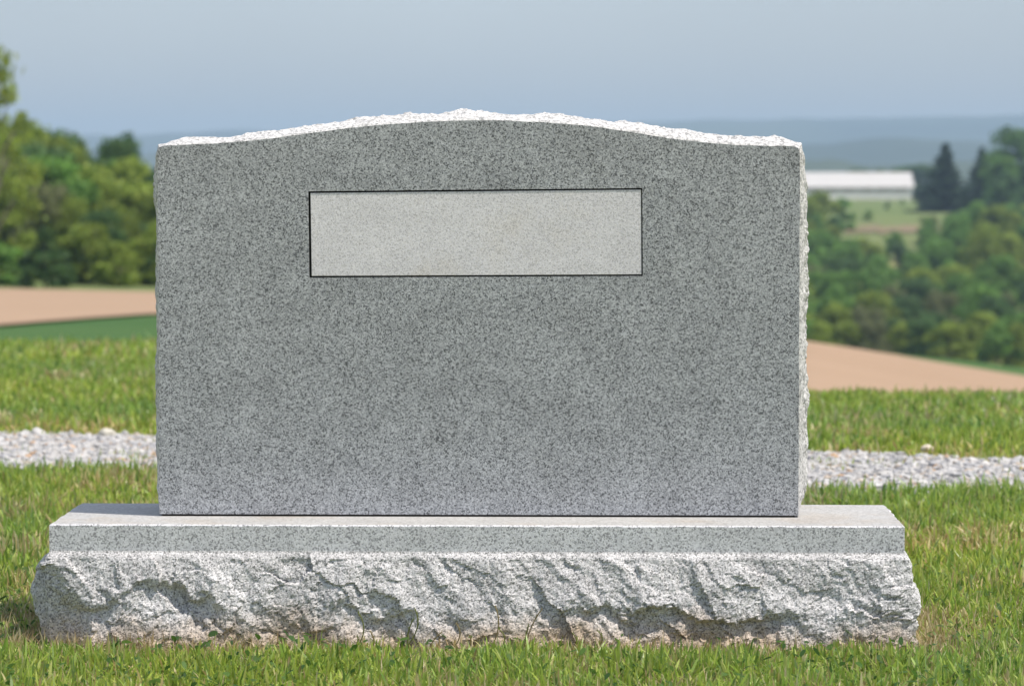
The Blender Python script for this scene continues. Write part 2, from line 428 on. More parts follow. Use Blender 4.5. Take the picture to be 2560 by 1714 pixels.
def rock(px, py, D, size, color, label, sq=(1, .8, .7), seed=0):
    v, f = ico(3)
    r_ = np.random.default_rng(seed)
    d = 1 + 0.10 * fbm(v[:, 0] * 2.2 + v[:, 2], v[:, 1] * 2.2 - v[:, 2], seed, 3)
    for _ in range(9):                                      # broken flat sides
        nrm = r_.standard_normal(3); nrm /= np.linalg.norm(nrm)
        h = r_.uniform(.72, .93); dd = v @ nrm
        d = np.where(dd * d > h, np.minimum(d, h / np.maximum(dd, .01)), d)
    V = v * d[:, None] * np.array(sq) * size
    p = at(px, py, D)
    z = float(T(p.x, p.y))
    o = mesh_np('rock', V, [f], M['stone'], col=np.tile(np.array(color), (len(V), 1)))
    o.location = (p.x, p.y, z + size * sq[2] * 0.55)
    tag(o, label, 'rock')
rock(268, 1066, 9.72, 0.026, (.55, .52, .44), 'rounded beige rock in the grass at the far edge of the track', (1.05, .9, .85), 3)
rock(2318, 1137, 9.12, 0.019, (.66, .58, .48), 'small cream rock at the grass edge above the gravel, right of headstone', (1, .9, .9), 5)
rock(172, 1118, 9.3, 0.017, (.55, .38, .26), 'orange brown rock lying in the gravel, left of headstone', (1.2, .9, .7), 8)
rock(2462, 1196, 8.45, 0.019, (.55, .47, .40), 'flat buff rock on the near side of the gravel, right of headstone', (1.4, .9, .5), 11)
rock(95, 1073, 9.85, 0.022, (.70, .68, .66), 'bright white angular rock on the upper edge of the gravel, left of headstone', (1, .8, .8), 13)

# ------------------------------------------------------------------ headstone
root = bpy.data.objects.new('headstone', None); COL.objects.link(root)
root.location = ((1189 - CX) / F * 5.455, 5.446, 0)
root.rotation_euler = (0, 0, math.radians(-1.3))
tag(root, 'grey granite headstone with arched top, pale blank panel and rough hewn base', 'headstone')
ZB, BAND, BW, BD = 0.200, 0.157, 0.6965, 0.347             # base top, underside of smooth band, half width, depth
DY, DT, HW, Z0 = 0.132, 0.170, 0.5325, 0.2035              # tablet: front, thickness, half width, foot
K = 1505.0
prof = np.array([(395, 366), (548, 359), (667, 349), (779, 334), (928, 316), (1076, 306), (1194, 302), (1311, 305), (1423, 312), (1508, 321), (1609, 337), (1720, 353), (1832, 363), (1999, 367)], float)
px_ = (prof[:, 0] - 1197) / K; pz_ = 0.8165 - (prof[:, 1] - 366) / K
px_[0], px_[-1] = -HW, HW
def catmull(x, xs, ys):
    m = np.gradient(ys, xs); i = np.clip(np.searchsorted(xs, x) - 1, 0, len(xs) - 2)
    h = xs[i + 1] - xs[i]; t = (x - xs[i]) / h
    return (2 * t**3 - 3 * t**2 + 1) * ys[i] + (t**3 - 2 * t**2 + t) * h * m[i] + (-2 * t**3 + 3 * t**2) * ys[i + 1] + (t**3 - t**2) * h * m[i + 1]
# outline: up the left side, over the top, down the right side
step = 0.0032
zl = np.arange(Z0, pz_[0], step); xt = np.arange(-HW, HW, step); zr = np.arange(pz_[-1], Z0, -step)
OL = np.concatenate([np.stack([np.full(len(zl), -HW), zl], -1), np.stack([xt, catmull(xt, px_, pz_)], -1), np.stack([np.full(len(zr), HW), zr], -1), [[HW, Z0]]])
SID = np.concatenate([np.zeros(len(zl)), np.ones(len(xt)), np.full(len(zr) + 1, 2)])
# chipped front arris: a millimetre of wander
s_len = np.concatenate(([0], np.cumsum(np.hypot(*np.diff(OL, axis=0).T))))
tang = np.gradient(OL, axis=0); tang /= np.linalg.norm(tang, axis=1)[:, None]
kk = np.ones(15) / 15
tang_s = np.stack([np.convolve(np.pad(tang[:, i], 7, 'edge'), kk, 'valid') for i in (0, 1)], -1)
tang_s /= np.linalg.norm(tang_s, axis=1)[:, None]
nor = np.stack([-tang_s[:, 1], tang_s[:, 0]], -1)          # outward
OLf = OL + nor * (0.0006 * fbm(s_len * 60, s_len * 0, 71, 3))[:, None]
# corners slightly knocked off
for cx_ in (-HW, HW):
    d = np.hypot(OL[:, 0] - cx_, OL[:, 1] - pz_[0]); OLf -= nor * (0.004 * np.clip(1 - d / 0.012, 0, 1) ** 1.5)[:, None]
hole = [(772, 479), (1606.5, 471), (1608, 690), (774, 695)]
def loc(px, py): return ((px - 1197) / K, 0.8165 - (py - 366) / K)
H = [loc(*p) for p in hole]
outer = [Vector((x, z, 0)) for x, z in OLf]
inner = [Vector((x, z, 0)) for x, z in H]
tri = np.array(tessellate_polygon([outer, inner]))
pts = np.array([(v.x, v.y) for v in outer + inner])
no = len(outer)
Vf = np.stack([pts[:, 0], np.full(len(pts), DY), pts[:, 1]], -1)
a_, b_, c_ = Vf[tri[:, 0]], Vf[tri[:, 1]], Vf[tri[:, 2]]
flip = np.cross(b_ - a_, c_ - a_)[:, 1] > 0
tri[flip] = tri[flip][:, ::-1]
Vb = np.stack([OL[:, 0], np.full(no, DY + DT), OL[:, 1]], -1)            # back face
trib = np.array(tessellate_polygon([[Vector((x, z, 0)) for x, z in OL]])) + len(Vf)
a_, b_, c_ = [np.concatenate([Vf, Vb])[trib[:, i]] for i in range(3)]
fl = np.cross(b_ - a_, c_ - a_)[:, 1] < 0; trib[fl] = trib[fl][:, ::-1]
Vh = np.array([(x, DY + 0.006, z) for x, z in H])           # walls of the recess
ih, iw = no, len(Vf) + len(Vb)
walls = np.array([[ih + i, ih + (i + 1) % 4, iw + (i + 1) % 4, iw + i] for i in range(4)])
under = np.array([[0, no - 1, len(Vf) + no - 1, len(Vf)]])
tablet = mesh_np('tablet', np.concatenate([Vf, Vb, Vh]), [tri, trib, walls, under], M['steeled'], root)
hx = np.array(H)
e = 0.006
gv = [(hx[0, 0] - e, hx[0, 1] + e), (hx[1, 0] + e, hx[1, 1] + e), (hx[2, 0] + e, hx[2, 1] - e), (hx[3, 0] - e, hx[3, 1] - e)]
def slab(name, q, y0, y1, mat, parent, bev=0.0):
    bm = bmesh.new()
    fr = [bm.verts.new((x, y0, z)) for x, z in q]; bk = [bm.verts.new((x, y1, z)) for x, z in q]
    bm.faces.new(fr); bm.faces.new(bk[::-1])
    for i in range(4): bm.faces.new((fr[i], bk[i], bk[(i + 1) % 4], fr[(i + 1) % 4]))
    bmesh.ops.recalc_face_normals(bm, faces=bm.faces)
    if bev: bmesh.ops.bevel(bm, geom=bm.edges[:], offset=bev, segments=2, profile=0.5, affect='EDGES')
    me = bpy.data.meshes.new(name); bm.to_mesh(me); bm.free(); me.materials.append(mat)
    return link(name, me, parent)
slab('panel_groove', gv, DY + 0.0052, DY + 0.0105, M['groove'], tablet)
pq = [loc(777.5, 483.5), loc(1603.5, 475), loc(1605, 686), loc(780, 690.5)]
slab('inscription_panel', pq, DY + 0.0012, DY + 0.005, M['panel'], tablet, 0.0006)

# rock pitched edge of the tablet
def rock_edge():
    nt_ = 44
    t = np.linspace(0, 1, nt_) ** 1.15
    ridge_px = np.array([(395, 2), (440, 22), (490, 23), (560, 17), (640, 25), (690, 23), (760, 25), (840, 22), (895, 29), (960, 27), (1060, 21), (1110, 23), (1160, 33), (1200, 27), (1240, 20), (1300, 19), (1350, 25), (1410, 27), (1470, 22), (1540, 23), (1590, 31), (1650, 28), (1710, 33), (1750, 28), (1790, 26), (1850, 26), (1920, 23), (1960, 26), (1985, 17), (1999, 6)], float)
    B = np.zeros(no)
    tp = SID == 1
    B[tp] = np.interp(OL[tp, 0], (ridge_px[:, 0] - 1197) / K, ridge_px[:, 1] / K)
    zz = OL[:, 1]
    lf = SID == 0
    ypx = 366 + (0.8165 - zz) * K
    B[lf] = np.interp(ypx[lf], [362, 380, 420, 500, 520, 530, 640, 700, 900, 1100, 1240, 1290], np.array([3, 15, 23, 24, 21, 17, 16, 19, 18, 20, 18, 5]) / K)
    rt = SID == 2
    B[rt] = np.interp(ypx[rt], [366, 380, 400, 480, 560, 640, 720, 800, 1000, 1100, 1180, 1230, 1260, 1290], 1.5 * np.array([5, 12, 16, 20, 22, 17, 22, 19, 19, 20, 22, 20, 12, 2]) / K)
    k = np.ones(9) / 9
    B = np.convolve(np.pad(B, 4, 'edge'), k, 'valid')
    s = s_len[:, None]; tt = t[None, :]
    sk = s + 0 * tt; yk = tt * DT + 0 * s
    env = np.clip(np.sin(np.pi * tt), 0, 1) ** 0.55
    wx = sk * 28 + 0.5 * fbm(sk * 30, yk * 30, 5, 2); wy = yk * 28 + 0.5 * fbm(sk * 30 + 9, yk * 30, 6, 2)
    sm = sstep(0, 0.03, yk) * sstep(0, 0.03, DT - yk)
    h = B[:, None] * env * (0.86 + 0.10 * fbm(sk * 16, yk * 20, 14, 3))
    amp = np.clip(B[:, None] / 0.015, 0.35, 1.2)
    h += sm * amp * (0.0052 * (worley(wx, wy, 3) - 0.42) + 0.0030 * fbm(sk * 70, yk * 70, 15, 4) + 0.0014 * fbm(sk * 240, yk * 240, 19, 2))
    h = np.maximum(h, -0.001)
    h[:, 0] = 0; h[:, -1] = 0
    front = np.stack([OLf[:, 0], OLf[:, 1]], -1); back = OL
    w2 = sstep(0, 0.15, tt)[..., None]
    base2 = front[:, None, :] * (1 - w2) + back[:, None, :] * w2
    P = base2 + nor[:, None, :] * h[..., None]
    ydisp = DY + yk + 0.0015 * sm * fbm(sk * 45, yk * 45, 29, 3)
    return np.stack([P[..., 0], ydisp, P[..., 1]], -1).reshape(-1, 3), grid_faces(no, nt_)
V, Fq = rock_edge()
mesh_np('rock_edge', V, [Fq], M['rock_edge'], tablet)

# setting compound between tablet and base
jv = []
nj = 220
xj = np.linspace(-HW + 0.004, HW - 0.006, nj)
yf = DY + 0.0028 - 0.0022 * np.clip(fbm(xj * 60, xj * 0, 83, 4), -0.2, 1)
V = np.concatenate([np.stack([xj, yf, np.full(nj, ZB + 0.0003)], -1), np.stack([xj, yf + 0.0004, np.full(nj, Z0 - 0.0001)], -1),
                    np.stack([xj, np.full(nj, DY + DT - 0.004), np.full(nj, ZB + 0.0003)], -1), np.stack([xj, np.full(nj, DY + DT - 0.004), np.full(nj, Z0 - 0.0001)], -1)])
i = np.arange(nj - 1)
q = lambda a, b: np.stack([i + a * nj, i + 1 + a * nj, i + 1 + b * nj, i + b * nj], -1)
ends = np.array([[0, nj, 3 * nj, 2 * nj], [nj - 1, 3 * nj - 1, 4 * nj - 1, 2 * nj - 1]])
mesh_np('mortar_joint', V, [q(0, 1), q(3, 2), q(2, 0), q(1, 3), ends], M['joint'], root)

# base: smooth sawn band on top of a rock pitched block
def base_band():
    xs = np.linspace(-BW, BW, 260)
    bm = bmesh.new()
    # top outline, slightly broken at the right side and back corners
    P = []
    for x in xs: P.append((x, 0.0004 * math.sin(x * 90) * 0.6))
    ys = np.linspace(0, BD, 60)[1:]
    jr = 0.003 * fbm(ys * 30, ys * 0, 4, 4)
    jr[-4:] -= np.linspace(0, 0.002, 4)
    for y, j in zip(ys, jr): P.append((BW + float(j), float(y)))
    for x in xs[::-1][4:-4:6]: P.append((float(x), BD + 0.003 * float(fbm(np.array(x * 14), np.array(0.), 6, 3))))
    jl = 0.0025 * fbm(ys * 20, ys * 0, 14, 4)
    for y, j in list(zip(ys, jl))[::-1]: P.append((-BW - float(j), float(y)))
    n = len(P); e = 0.0022
    P = np.array(P)
    c = np.array([0, BD / 2])
    ins = P - np.stack([np.sign(P[:, 0]) * (np.abs(P[:, 0]) > BW - 0.03), np.where(P[:, 1] < 0.005, -1, np.where(P[:, 1] > BD - 0.006, 1, 0))], -1) * e
    chip = 1 + 0.6 * fbm(P[:, 0] * 70, P[:, 1] * 70, 44, 3)
    L0 = np.stack([P[:, 0], P[:, 1], np.full(n, BAND)], -1)
    L1 = np.stack([P[:, 0], P[:, 1], ZB - e * chip], -1)
    L2 = np.stack([ins[:, 0], ins[:, 1], np.full(n, ZB)], -1)
    Vv = np.concatenate([L0, L1, L2]); idx = np.arange(n); nx = (idx + 1) % n
    sides = np.concatenate([np.stack([idx, nx, nx + n, idx + n], -1), np.stack([idx + n, nx + n, nx + 2 * n, idx + 2 * n], -1)])
    top = np.array(tessellate_polygon([[Vector((x, y, 0)) for x, y, z in L2]])) + 2 * n
    a_, b_, c_ = [Vv[top[:, k]] for k in range(3)]
    fl = np.cross(b_ - a_, c_ - a_)[:, 2] < 0; top[fl] = top[fl][:, ::-1]
    return Vv, sides, top
Vv, sides, top = base_band()
base = mesh_np('base', Vv, [sides, top], M['sawn'], root)
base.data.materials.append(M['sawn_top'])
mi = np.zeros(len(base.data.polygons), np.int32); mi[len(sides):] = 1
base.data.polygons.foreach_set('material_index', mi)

LIP = np.array([(60, 1440), (116, 1420), (140, 1460), (169, 1493), (213, 1513), (272, 1510), (308, 1475), (334, 1457), (397, 1442), (459, 1460), (488, 1486), (521, 1479), (551, 1497), (602, 1490), (654, 1519), (698, 1548), (738, 1543), (797, 1565), (835, 1500), (862, 1486), (953, 1534), (993, 1523), (1085, 1519), (1129, 1530), (1221, 1512), (1272, 1490), (1338, 1514), (1423, 1510), (1511, 1504), (1581, 1530), (1599, 1512), (1654, 1512), (1709, 1512), (1773, 1545), (1847, 1519), (1906, 1523), (1979, 1515), (2041, 1565), (2122, 1523), (2166, 1508), (2251, 1545), (2302, 1534)], float)
def rough_base():
    st = 0.0029
    xf = np.arange(-BW, BW, st); ysd = np.arange(0, BD, st)
    path = np.concatenate([np.stack([np.full(len(ysd), -BW), ysd[::-1] + st], -1), np.stack([xf, 0 * xf], -1), np.stack([np.full(len(ysd), BW), ysd], -1),
                           np.stack([xf[::-1] + st, np.full(len(xf), BD)], -1)])
    n = len(path)
    n0 = np.concatenate([np.tile([-1., 0], (len(ysd), 1)), np.tile([0., -1], (len(xf), 1)), np.tile([1., 0], (len(ysd), 1)), np.tile([0., 1], (len(xf), 1))])
    k = np.ones(21) / 21
    nn = np.stack([np.convolve(np.concatenate([n0[-10:, c], n0[:, c], n0[:10, c]]), k, 'valid') for c in (0, 1)], -1)
    nn /= np.linalg.norm(nn, axis=1)[:, None]
    s = np.arange(n) * st
    nv = 80; vmax = BAND + 0.075
    v = np.linspace(0, vmax, nv)
    ss = s[:, None] + 0 * v[None]; vv = v[None] + 0 * s[:, None]
    sx = (path[:, 0])                                       # along the front
    lip = np.interp(sx, (LIP[:, 0] - 1189) / 1535, (LIP[:, 1] - 1378) / 1500)
    onf = np.zeros(n); onf[len(ysd):len(ysd) + len(xf)] = 1
    k2 = np.ones(25) / 25
    onf = np.convolve(np.concatenate([onf[-12:], onf, onf[:12]]), k2, 'valid')
    lip = lip * onf + (1 - onf) * (0.085 + 0.03 * fbm(s * 6, s * 0, 33, 3))
    L = lip[:, None] * (1 + 0.24 * fbm(ss * 34, vv * 34, 35, 5, 0.7)) + 0.008 * fbm(ss * 95, vv * 40, 34, 3, 0.6)
    Pm = (0.029 + 0.008 * fbm(s * 5, s * 0, 37, 3))[:, None]
    Pm = Pm * (onf[:, None] + (1 - onf[:, None]) * 0.85)
    r = np.clip(vv / L, 0, 1)
    up = Pm * (0.18 * np.clip(vv / 0.006, 0, 1) ** 0.7 + 0.82 * r ** 0.9)
    stp = (0.000 + 0.016 * np.clip(0.42 + 1.3 * fbm(s * 9 + 3, s * 0, 39, 3), 0, 1))[:, None]
    dn = vv - L
    low = stp * sstep(0, 0.016, dn + 0.004 * fbm(ss * 80, vv * 80, 36, 3)) * (1 - 0.8 * sstep(0.016, 0.075, dn)) - onf[:, None] * 0.20 * np.clip(dn - 0.008, 0, 1) + (1 - onf[:, None]) * 0.10 * np.clip(dn, 0, 1) + 0.40 * np.clip(vv - BAND - 0.012, 0, 1)
    h = up - low
    # scalloped diagonal fracture marks
    wa = 0.6 * fbm(ss * 14, vv * 14, 43, 3); wb = 0.6 * fbm(ss * 14 + 7, vv * 14 - 3, 45, 3)
    u1 = (ss * 0.62 + vv * 0.78) * 9 + wa; u2 = (-ss * 0.78 + vv * 0.62) * 20 + wb
    g = sstep(0.0, 0.02, vv)
    h += g * 0.0075 * (worley(u1, u2, 51) - 0.42)
    h += g * 0.0120 * facets(u1 * 0.9 + 3, u2 * 0.75, 151, 0.62, 0.30)
    v1 = (ss * 0.75 + vv * 0.66) * 26 + wa * 1.2; v2 = (-ss * 0.66 + vv * 0.75) * 40 + wb * 1.2
    h += g * 0.0040 * facets(v1, v2, 153, 0.75, 0.35)
    w1 = (ss * 0.80 + vv * 0.60) * 75 + wa * 2; w2 = (-ss * 0.60 + vv * 0.80) * 95 + wb * 2
    h += g * 0.0014 * facets(w1, w2, 155, 0.9, 0.6)
    h += g * (0.0016 * fbm(ss * 45, vv * 45, 57, 4, 0.6) + 0.0009 * fbm(ss * 260, vv * 260, 59, 2))
    # left front corner broken off in one slanting flake
    xc = -BW + 0.072 * np.clip(vv / 0.10, 0, 1) + 0.006 * fbm(ss * 30, vv * 30, 63, 3)
    h -= onf[:, None] * np.clip(xc - sx[:, None], 0, 0.06) * 0.75
    h += np.where((path[:, 0] < -BW + 1e-6) & (path[:, 1] > 0.02), 0.010, 0)[:, None] * sstep(0, 0.05, vv) * (1 - sstep(0.12, 0.2, vv))
    h *= sstep(-0.002, 0.012, vv)
    P = path[:, None, :] + nn[:, None, :] * h[..., None]
    z = BAND - vv + 0.003 * g * fbm(ss * 40 + 50, vv * 40, 61, 3)
    return np.stack([P[..., 0], P[..., 1], z], -1).reshape(-1, 3), grid_faces(n, nv, True)
V, Fq = rough_base()
mesh_np('rough_face', V, [Fq[:, ::-1]], M['rough'], base)

# ------------------------------------------------------------------ lawn grass
RC, RS = math.cos(math.radians(1.3)), math.sin(math.radians(1.3))
def stone_local(X, Y):
    dx, dy = X - root.location.x, Y - root.location.y
    return dx * RC - dy * RS, dx * RS + dy * RC
def in_base(X, Y, mgn=0.0):
    lx, ly = stone_local(X, Y)
    return (np.abs(lx) < BW + 0.028 + mgn) & (ly > -0.030 - mgn) & (ly < BD + 0.03 + mgn)
def base_dist(X, Y):
    lx, ly = stone_local(X, Y)
    return np.hypot(np.maximum(np.abs(lx) - BW - .02, 0), np.maximum(np.abs(ly - BD / 2) - BD / 2 - .025, 0))
GREEN = np.array([(.325, .425, .085), (.395, .465, .105), (.240, .355, .075), (.455, .490, .180), (.165, .265, .070), (.360, .475, .150), (.290, .385, .170)])
GW = np.array([.24, .20, .18, .12, .10, .10, .06])
STRAW = np.array([(.58, .48, .28), (.48, .38, .20), (.66, .57, .38), (.40, .30, .16)])
def blades(X, Y, h, w, straw_p, lean=0.5, seg=3, tone=None):
    n = len(X)
    th = rng.uniform(0, 2 * math.pi, n); ld = rng.uniform(0, 2 * math.pi, n)
    la = np.abs(rng.normal(0, lean, n)).clip(0, 1.5)
    cur = rng.uniform(.2, 1.3, n) * la
    wv = np.stack([np.cos(th), np.sin(th), 0 * th], -1) * (w / 2)[:, None]
    lv = np.stack([np.cos(ld), np.sin(ld), 0 * ld], -1)
    p0 = np.stack([X, Y, T(X, Y) - 0.004], -1)
    fr = [0, .45, .8, 1] if seg == 3 else [0, .6, 1]
    wd = [.85, 1, .62, 0] if seg == 3 else [.9, .9, 0]
    rows = []
    for f, q in zip(fr, wd):
        ang = la * .55 + cur * f * .85
        c = p0 + h[:, None] * f * (np.cos(ang)[:, None] * np.array([0, 0, 1.]) + np.sin(ang)[:, None] * lv)
        if q > 0: rows += [c - wv * q, c + wv * q]
        else: rows += [c]
    V = np.stack(rows, 1); m_ = V.shape[1]
    o = (np.arange(n) * m_)[:, None]
    quads = np.concatenate([o + np.array([2 * k, 2 * k + 1, 2 * k + 3, 2 * k + 2]) for k in range((m_ - 3) // 2)])
    tris = o + np.array([m_ - 3, m_ - 2, m_ - 1])
    g = GREEN[rng.choice(len(GREEN), n, p=GW / GW.sum())]
    st = rng.random(n) < straw_p
    g = np.where(st[:, None], STRAW[rng.choice(len(STRAW), n)], g)
    g = g * rng.uniform(.75, 1.25, (n, 1))
    if tone is not None: g = g * tone
    cc = np.repeat(g[:, None, :], m_, 1)
    # bases of the blades are mixed towards a dull olive
    cc[:, :2] = cc[:, :2] * .6 + np.array([.20, .19, .08]) * .4
    return V.reshape(-1, 3), quads, tris, cc.reshape(-1, 3)
acc = [[], [], [], []]; off = 0
def add(res):
    global off
    V, q, t, c = res
    acc[0].append(V); acc[1].append(q + off); acc[2].append(t + off); acc[3].append(c); off += len(V)
def scatter(n, y0, y1, half, keep):
    Y = np.sqrt(rng.uniform(y0 ** 2, y1 ** 2, n)); X = rng.uniform(-1, 1, n) * half(Y)
    k = keep(X, Y) & ~in_base(X, Y)
    return X[k], Y[k]
def zone(n, y0, y1, margin, hmean, wmean, seg, clump):
    X, Y = scatter(n, y0, y1, lambda Y: 0.158 * Y + margin, lambda X, Y: ~on_road(X, Y))
    cl = fbm(X * clump, Y * clump, 101, 4); cl2 = fbm(X * 1.6, Y * 1.6, 103, 3)
    bd = base_dist(X, Y)
    keep = rng.random(len(X)) < np.clip(0.92 + 0.9 * cl, 0.25, 1) * np.clip(0.30 + bd / 0.06, 0, 1)
    X, Y, cl, cl2, bd = X[keep], Y[keep], cl[keep], cl2[keep], bd[keep]
    n = len(X)
    h = hmean * np.clip(rng.normal(1, .28, n), .35, 1.9) * (1 + .55 * cl) * np.clip(.42 + bd * 3.5, 0, 1)
    w = wmean * rng.uniform(.6, 1.45, n)
    dry = np.clip(fbm(X * 3.1, Y * 3.1, 107, 4) * 1.3 - 0.10, 0, .6) + np.clip(.6 - bd * 6, 0, .6) + 0.05
    yel = np.clip(.5 + cl2, 0, 1)[:, None]
    tone = (1 - yel) * np.array([.86, .98, .95]) + yel * np.array([1.12, 1.10, .85])
    add(blades(X, Y, h, w, dry, 1.0, seg, tone))
zone(105000, 4.65, 6.3, 0.16, 0.031, 0.0040, 3, 9)
zone(100000, 6.3, 9.0, 0.25, 0.035, 0.0052, 2, 7)
zone(120000, 9.0, 13.5, 0.40, 0.036, 0.0078, 2, 6)
zone(100000, 13.5, 22, 0.8, 0.044, 0.0120, 2, 4)
# low dead thatch between the blades
def thatch(n, y0, y1, near_base):
    X, Y = scatter(n, y0, y1, lambda Y: 0.158 * Y + .1, lambda X, Y: ~on_road(X, Y))
    d = np.clip(fbm(X * 4, Y * 4, 107, 4) + .45, .15, 1) + np.clip(.9 - base_dist(X, Y) * 8, 0, 1) * near_base
    k = rng.random(len(X)) < d; X, Y = X[k], Y[k]; n = len(X)
    add(blades(X, Y, rng.uniform(.015, .045, n), rng.uniform(.0012, .0026, n), np.full(n, .93), 1.1, 2))
thatch(34000, 4.7, 6.4, 3.0)
def foot_thatch(n):                                       # dead clippings caught along the foot of the base
    lx = rng.uniform(-BW - .10, BW + .10, n); ly = -0.02 - np.abs(rng.normal(0, .035, n))
    sd = rng.random(n) < .25
    lx = np.where(sd, np.sign(rng.uniform(-1, 1, n)) * (BW + .03 + np.abs(rng.normal(0, .035, n))), lx); ly = np.where(sd, rng.uniform(-.05, BD + .05, n), ly)
    X = root.location.x + lx * RC + ly * RS; Y = root.location.y - lx * RS + ly * RC
    k = rng.random(n) < np.clip(.55 + .9 * fbm(lx * 7, ly * 7, 301, 3), .1, 1)
    X, Y = X[k], Y[k]; n = len(X)
    add(blades(X, Y, rng.uniform(.012, .04, n), rng.uniform(.0012, .0028, n), np.full(n, .95), 1.2, 2))
foot_thatch(6500)
# the same lawn to either side of the picture
def side_lawn(n, y0, y1, inner, outer, hm, wm):
    Y = np.sqrt(rng.uniform(y0 ** 2, y1 ** 2, n)); X = (0.158 * Y + inner + rng.uniform(0, outer, n)) * np.where(rng.random(n) < .5, -1, 1)
    k = ~on_road(X, Y); X, Y = X[k], Y[k]; n = len(X)
    add(blades(X, Y, hm * np.clip(rng.normal(1, .28, n), .35, 1.9), wm * rng.uniform(.6, 1.4, n), np.full(n, .15), 1.0, 2))
side_lawn(45000, 4.65, 9.0, .18, 1.0, .034, .007)
side_lawn(45000, 9.0, 22, .45, 2.2, .04, .012)
# sparse tufts coming up through the gravel
def tufts(k):
    X, Y = rng.uniform(-2, 2, k), rng.uniform(7.4, 10.4, k)
    j = on_road(X, Y, .02); X, Y = X[j], Y[j]
    XX = np.repeat(X, 26) + rng.normal(0, .035, len(X) * 26); YY = np.repeat(Y, 26) + rng.normal(0, .03, len(X) * 26)
    n = len(XX)
    add(blades(XX, YY, rng.uniform(.015, .04, n), rng.uniform(.003, .005, n), np.full(n, .25), .6, 2))
tufts(150)
grass = mesh_np('grass', np.concatenate(acc[0]), [np.concatenate(acc[1]), np.concatenate(acc[2])], M['blade'], col=np.concatenate(acc[3]))
tag(grass, 'short mown lawn grass with dry straw between the green blades', 'grass', kind='stuff')

# broad clover and plantain leaves in the turf
def broadleaves(n):
    X, Y = scatter(n, 4.7, 6.4, lambda Y: 0.158 * Y + .1, lambda X, Y: fbm(X * 3, Y * 3, 201, 3) > -.15)
    n = len(X)
    L = rng.uniform(.004, .010, n); W = L * rng.uniform(.40, .60, n)
    th = rng.uniform(0, 6.283, n); el = rng.uniform(-.2, .9, n)
    d = np.stack([np.cos(th) * np.cos(el), np.sin(th) * np.cos(el), np.sin(el)], -1)
    sd = np.stack([-np.sin(th), np.cos(th), rng.normal(0, .3, n)], -1)
    c0 = np.stack([X, Y, T(X, Y) + rng.uniform(.010, .026, n)], -1)
    prm = [(0, 0), (.3, .85), (.65, 1), (.92, .6), (1, 0), (.92, -.6), (.65, -1), (.3, -.85)]
    V = np.stack([c0 + d * (L * a)[:, None] * 2 + sd * (W * b)[:, None] + np.array([0, 0, 1.]) * (abs(b) * W * .25)[:, None] for a, b in prm], 1)
    g = np.array([(.075, .150, .030), (.11, .19, .045), (.06, .125, .035)])[rng.choice(3, n)] * rng.uniform(.8, 1.25, (n, 1))
    o = (np.arange(n) * 8)[:, None]
    o2 = mesh_np('clover', V.reshape(-1, 3), [o + np.arange(8)], M['leaf'], col=np.repeat(g, 8, 0))
    tag(o2, 'small broad clover leaves growing among the lawn grass', 'clover', kind='stuff')
broadleaves(2600)

# thin dry seed stalks standing against the base
def stalks():
    spec = [(878, 1610, 1530), (1000, 1608, 1520), (1025, 1610, 1545), (1118, 1612, 1556), (1218, 1606, 1512), (1312, 1612, 1560), (1160, 1612, 1585), (1075, 1614, 1580), (1235, 1612, 1570), (1315, 1612, 1520), (925, 1612, 1575), (1440, 1612, 1580), (1470, 1614, 1575), (860, 1612, 1590)]
    accv, accq, acct, accc = [], [], [], []; o = 0
    for px, y0, y1 in spec:
        p = at(px, y0, 5.385); q_ = at(px + rng.uniform(-25, 45), y1, 5.36)
        z0 = 0.0; h = q_.z - z0
        n = 6
        for k in range(n + 4):
            f = 0
        ts = np.linspace(0, 1, 8)
        bend = rng.uniform(-.012, .02)
        c = np.stack([p.x + (q_.x - p.x) * ts + bend * ts * (1 - ts) * 3, 5.385 + (q_.y - 5.385) * ts, z0 + h * ts], -1)
        w = 0.0011
        V = np.stack([c - [w, 0, 0], c + [w, 0, 0], c + [0, -w * 1.2, 0]], 1).reshape(-1, 3)
        Q = []
        for k in range(7):
            for e_ in range(3):
                Q.append([3 * k + e_, 3 * k + (e_ + 1) % 3, 3 * k + 3 + (e_ + 1) % 3, 3 * k + 3 + e_])
        accv.append(V); accq.append(np.array(Q) + o); o += len(V)
        colr = np.array((.30, .33, .12)) if rng.random() < .5 else np.array((.46, .38, .22))
        accc.append(np.tile(colr, (len(V), 1)))
        # spikelets near the tip
        for k in range(9):
            t_ = rng.uniform(.62, 1.0); cc_ = np.array([np.interp(t_, ts, c[:, i]) for i in range(3)])
            d = np.array([rng.normal(0, .6), -.2, 1.0]); d /= np.linalg.norm(d); l = rng.uniform(.004, .007)
            V = np.array([cc_ - [.0009, 0, 0], cc_ + [.0009, 0, 0], cc_ + d * l])
            accv.append(V); acct.append(np.array([[o, o + 1, o + 2]])); o += 3
            accc.append(np.tile(colr, (3, 1)))
    ob = mesh_np('seed_stalks', np.concatenate(accv), [np.concatenate(accq), np.concatenate(acct)], M['blade'], col=np.concatenate(accc))
    tag(ob, 'thin pale seed stalks of uncut grass against the front of the base', 'grass', kind='stuff')
stalks()

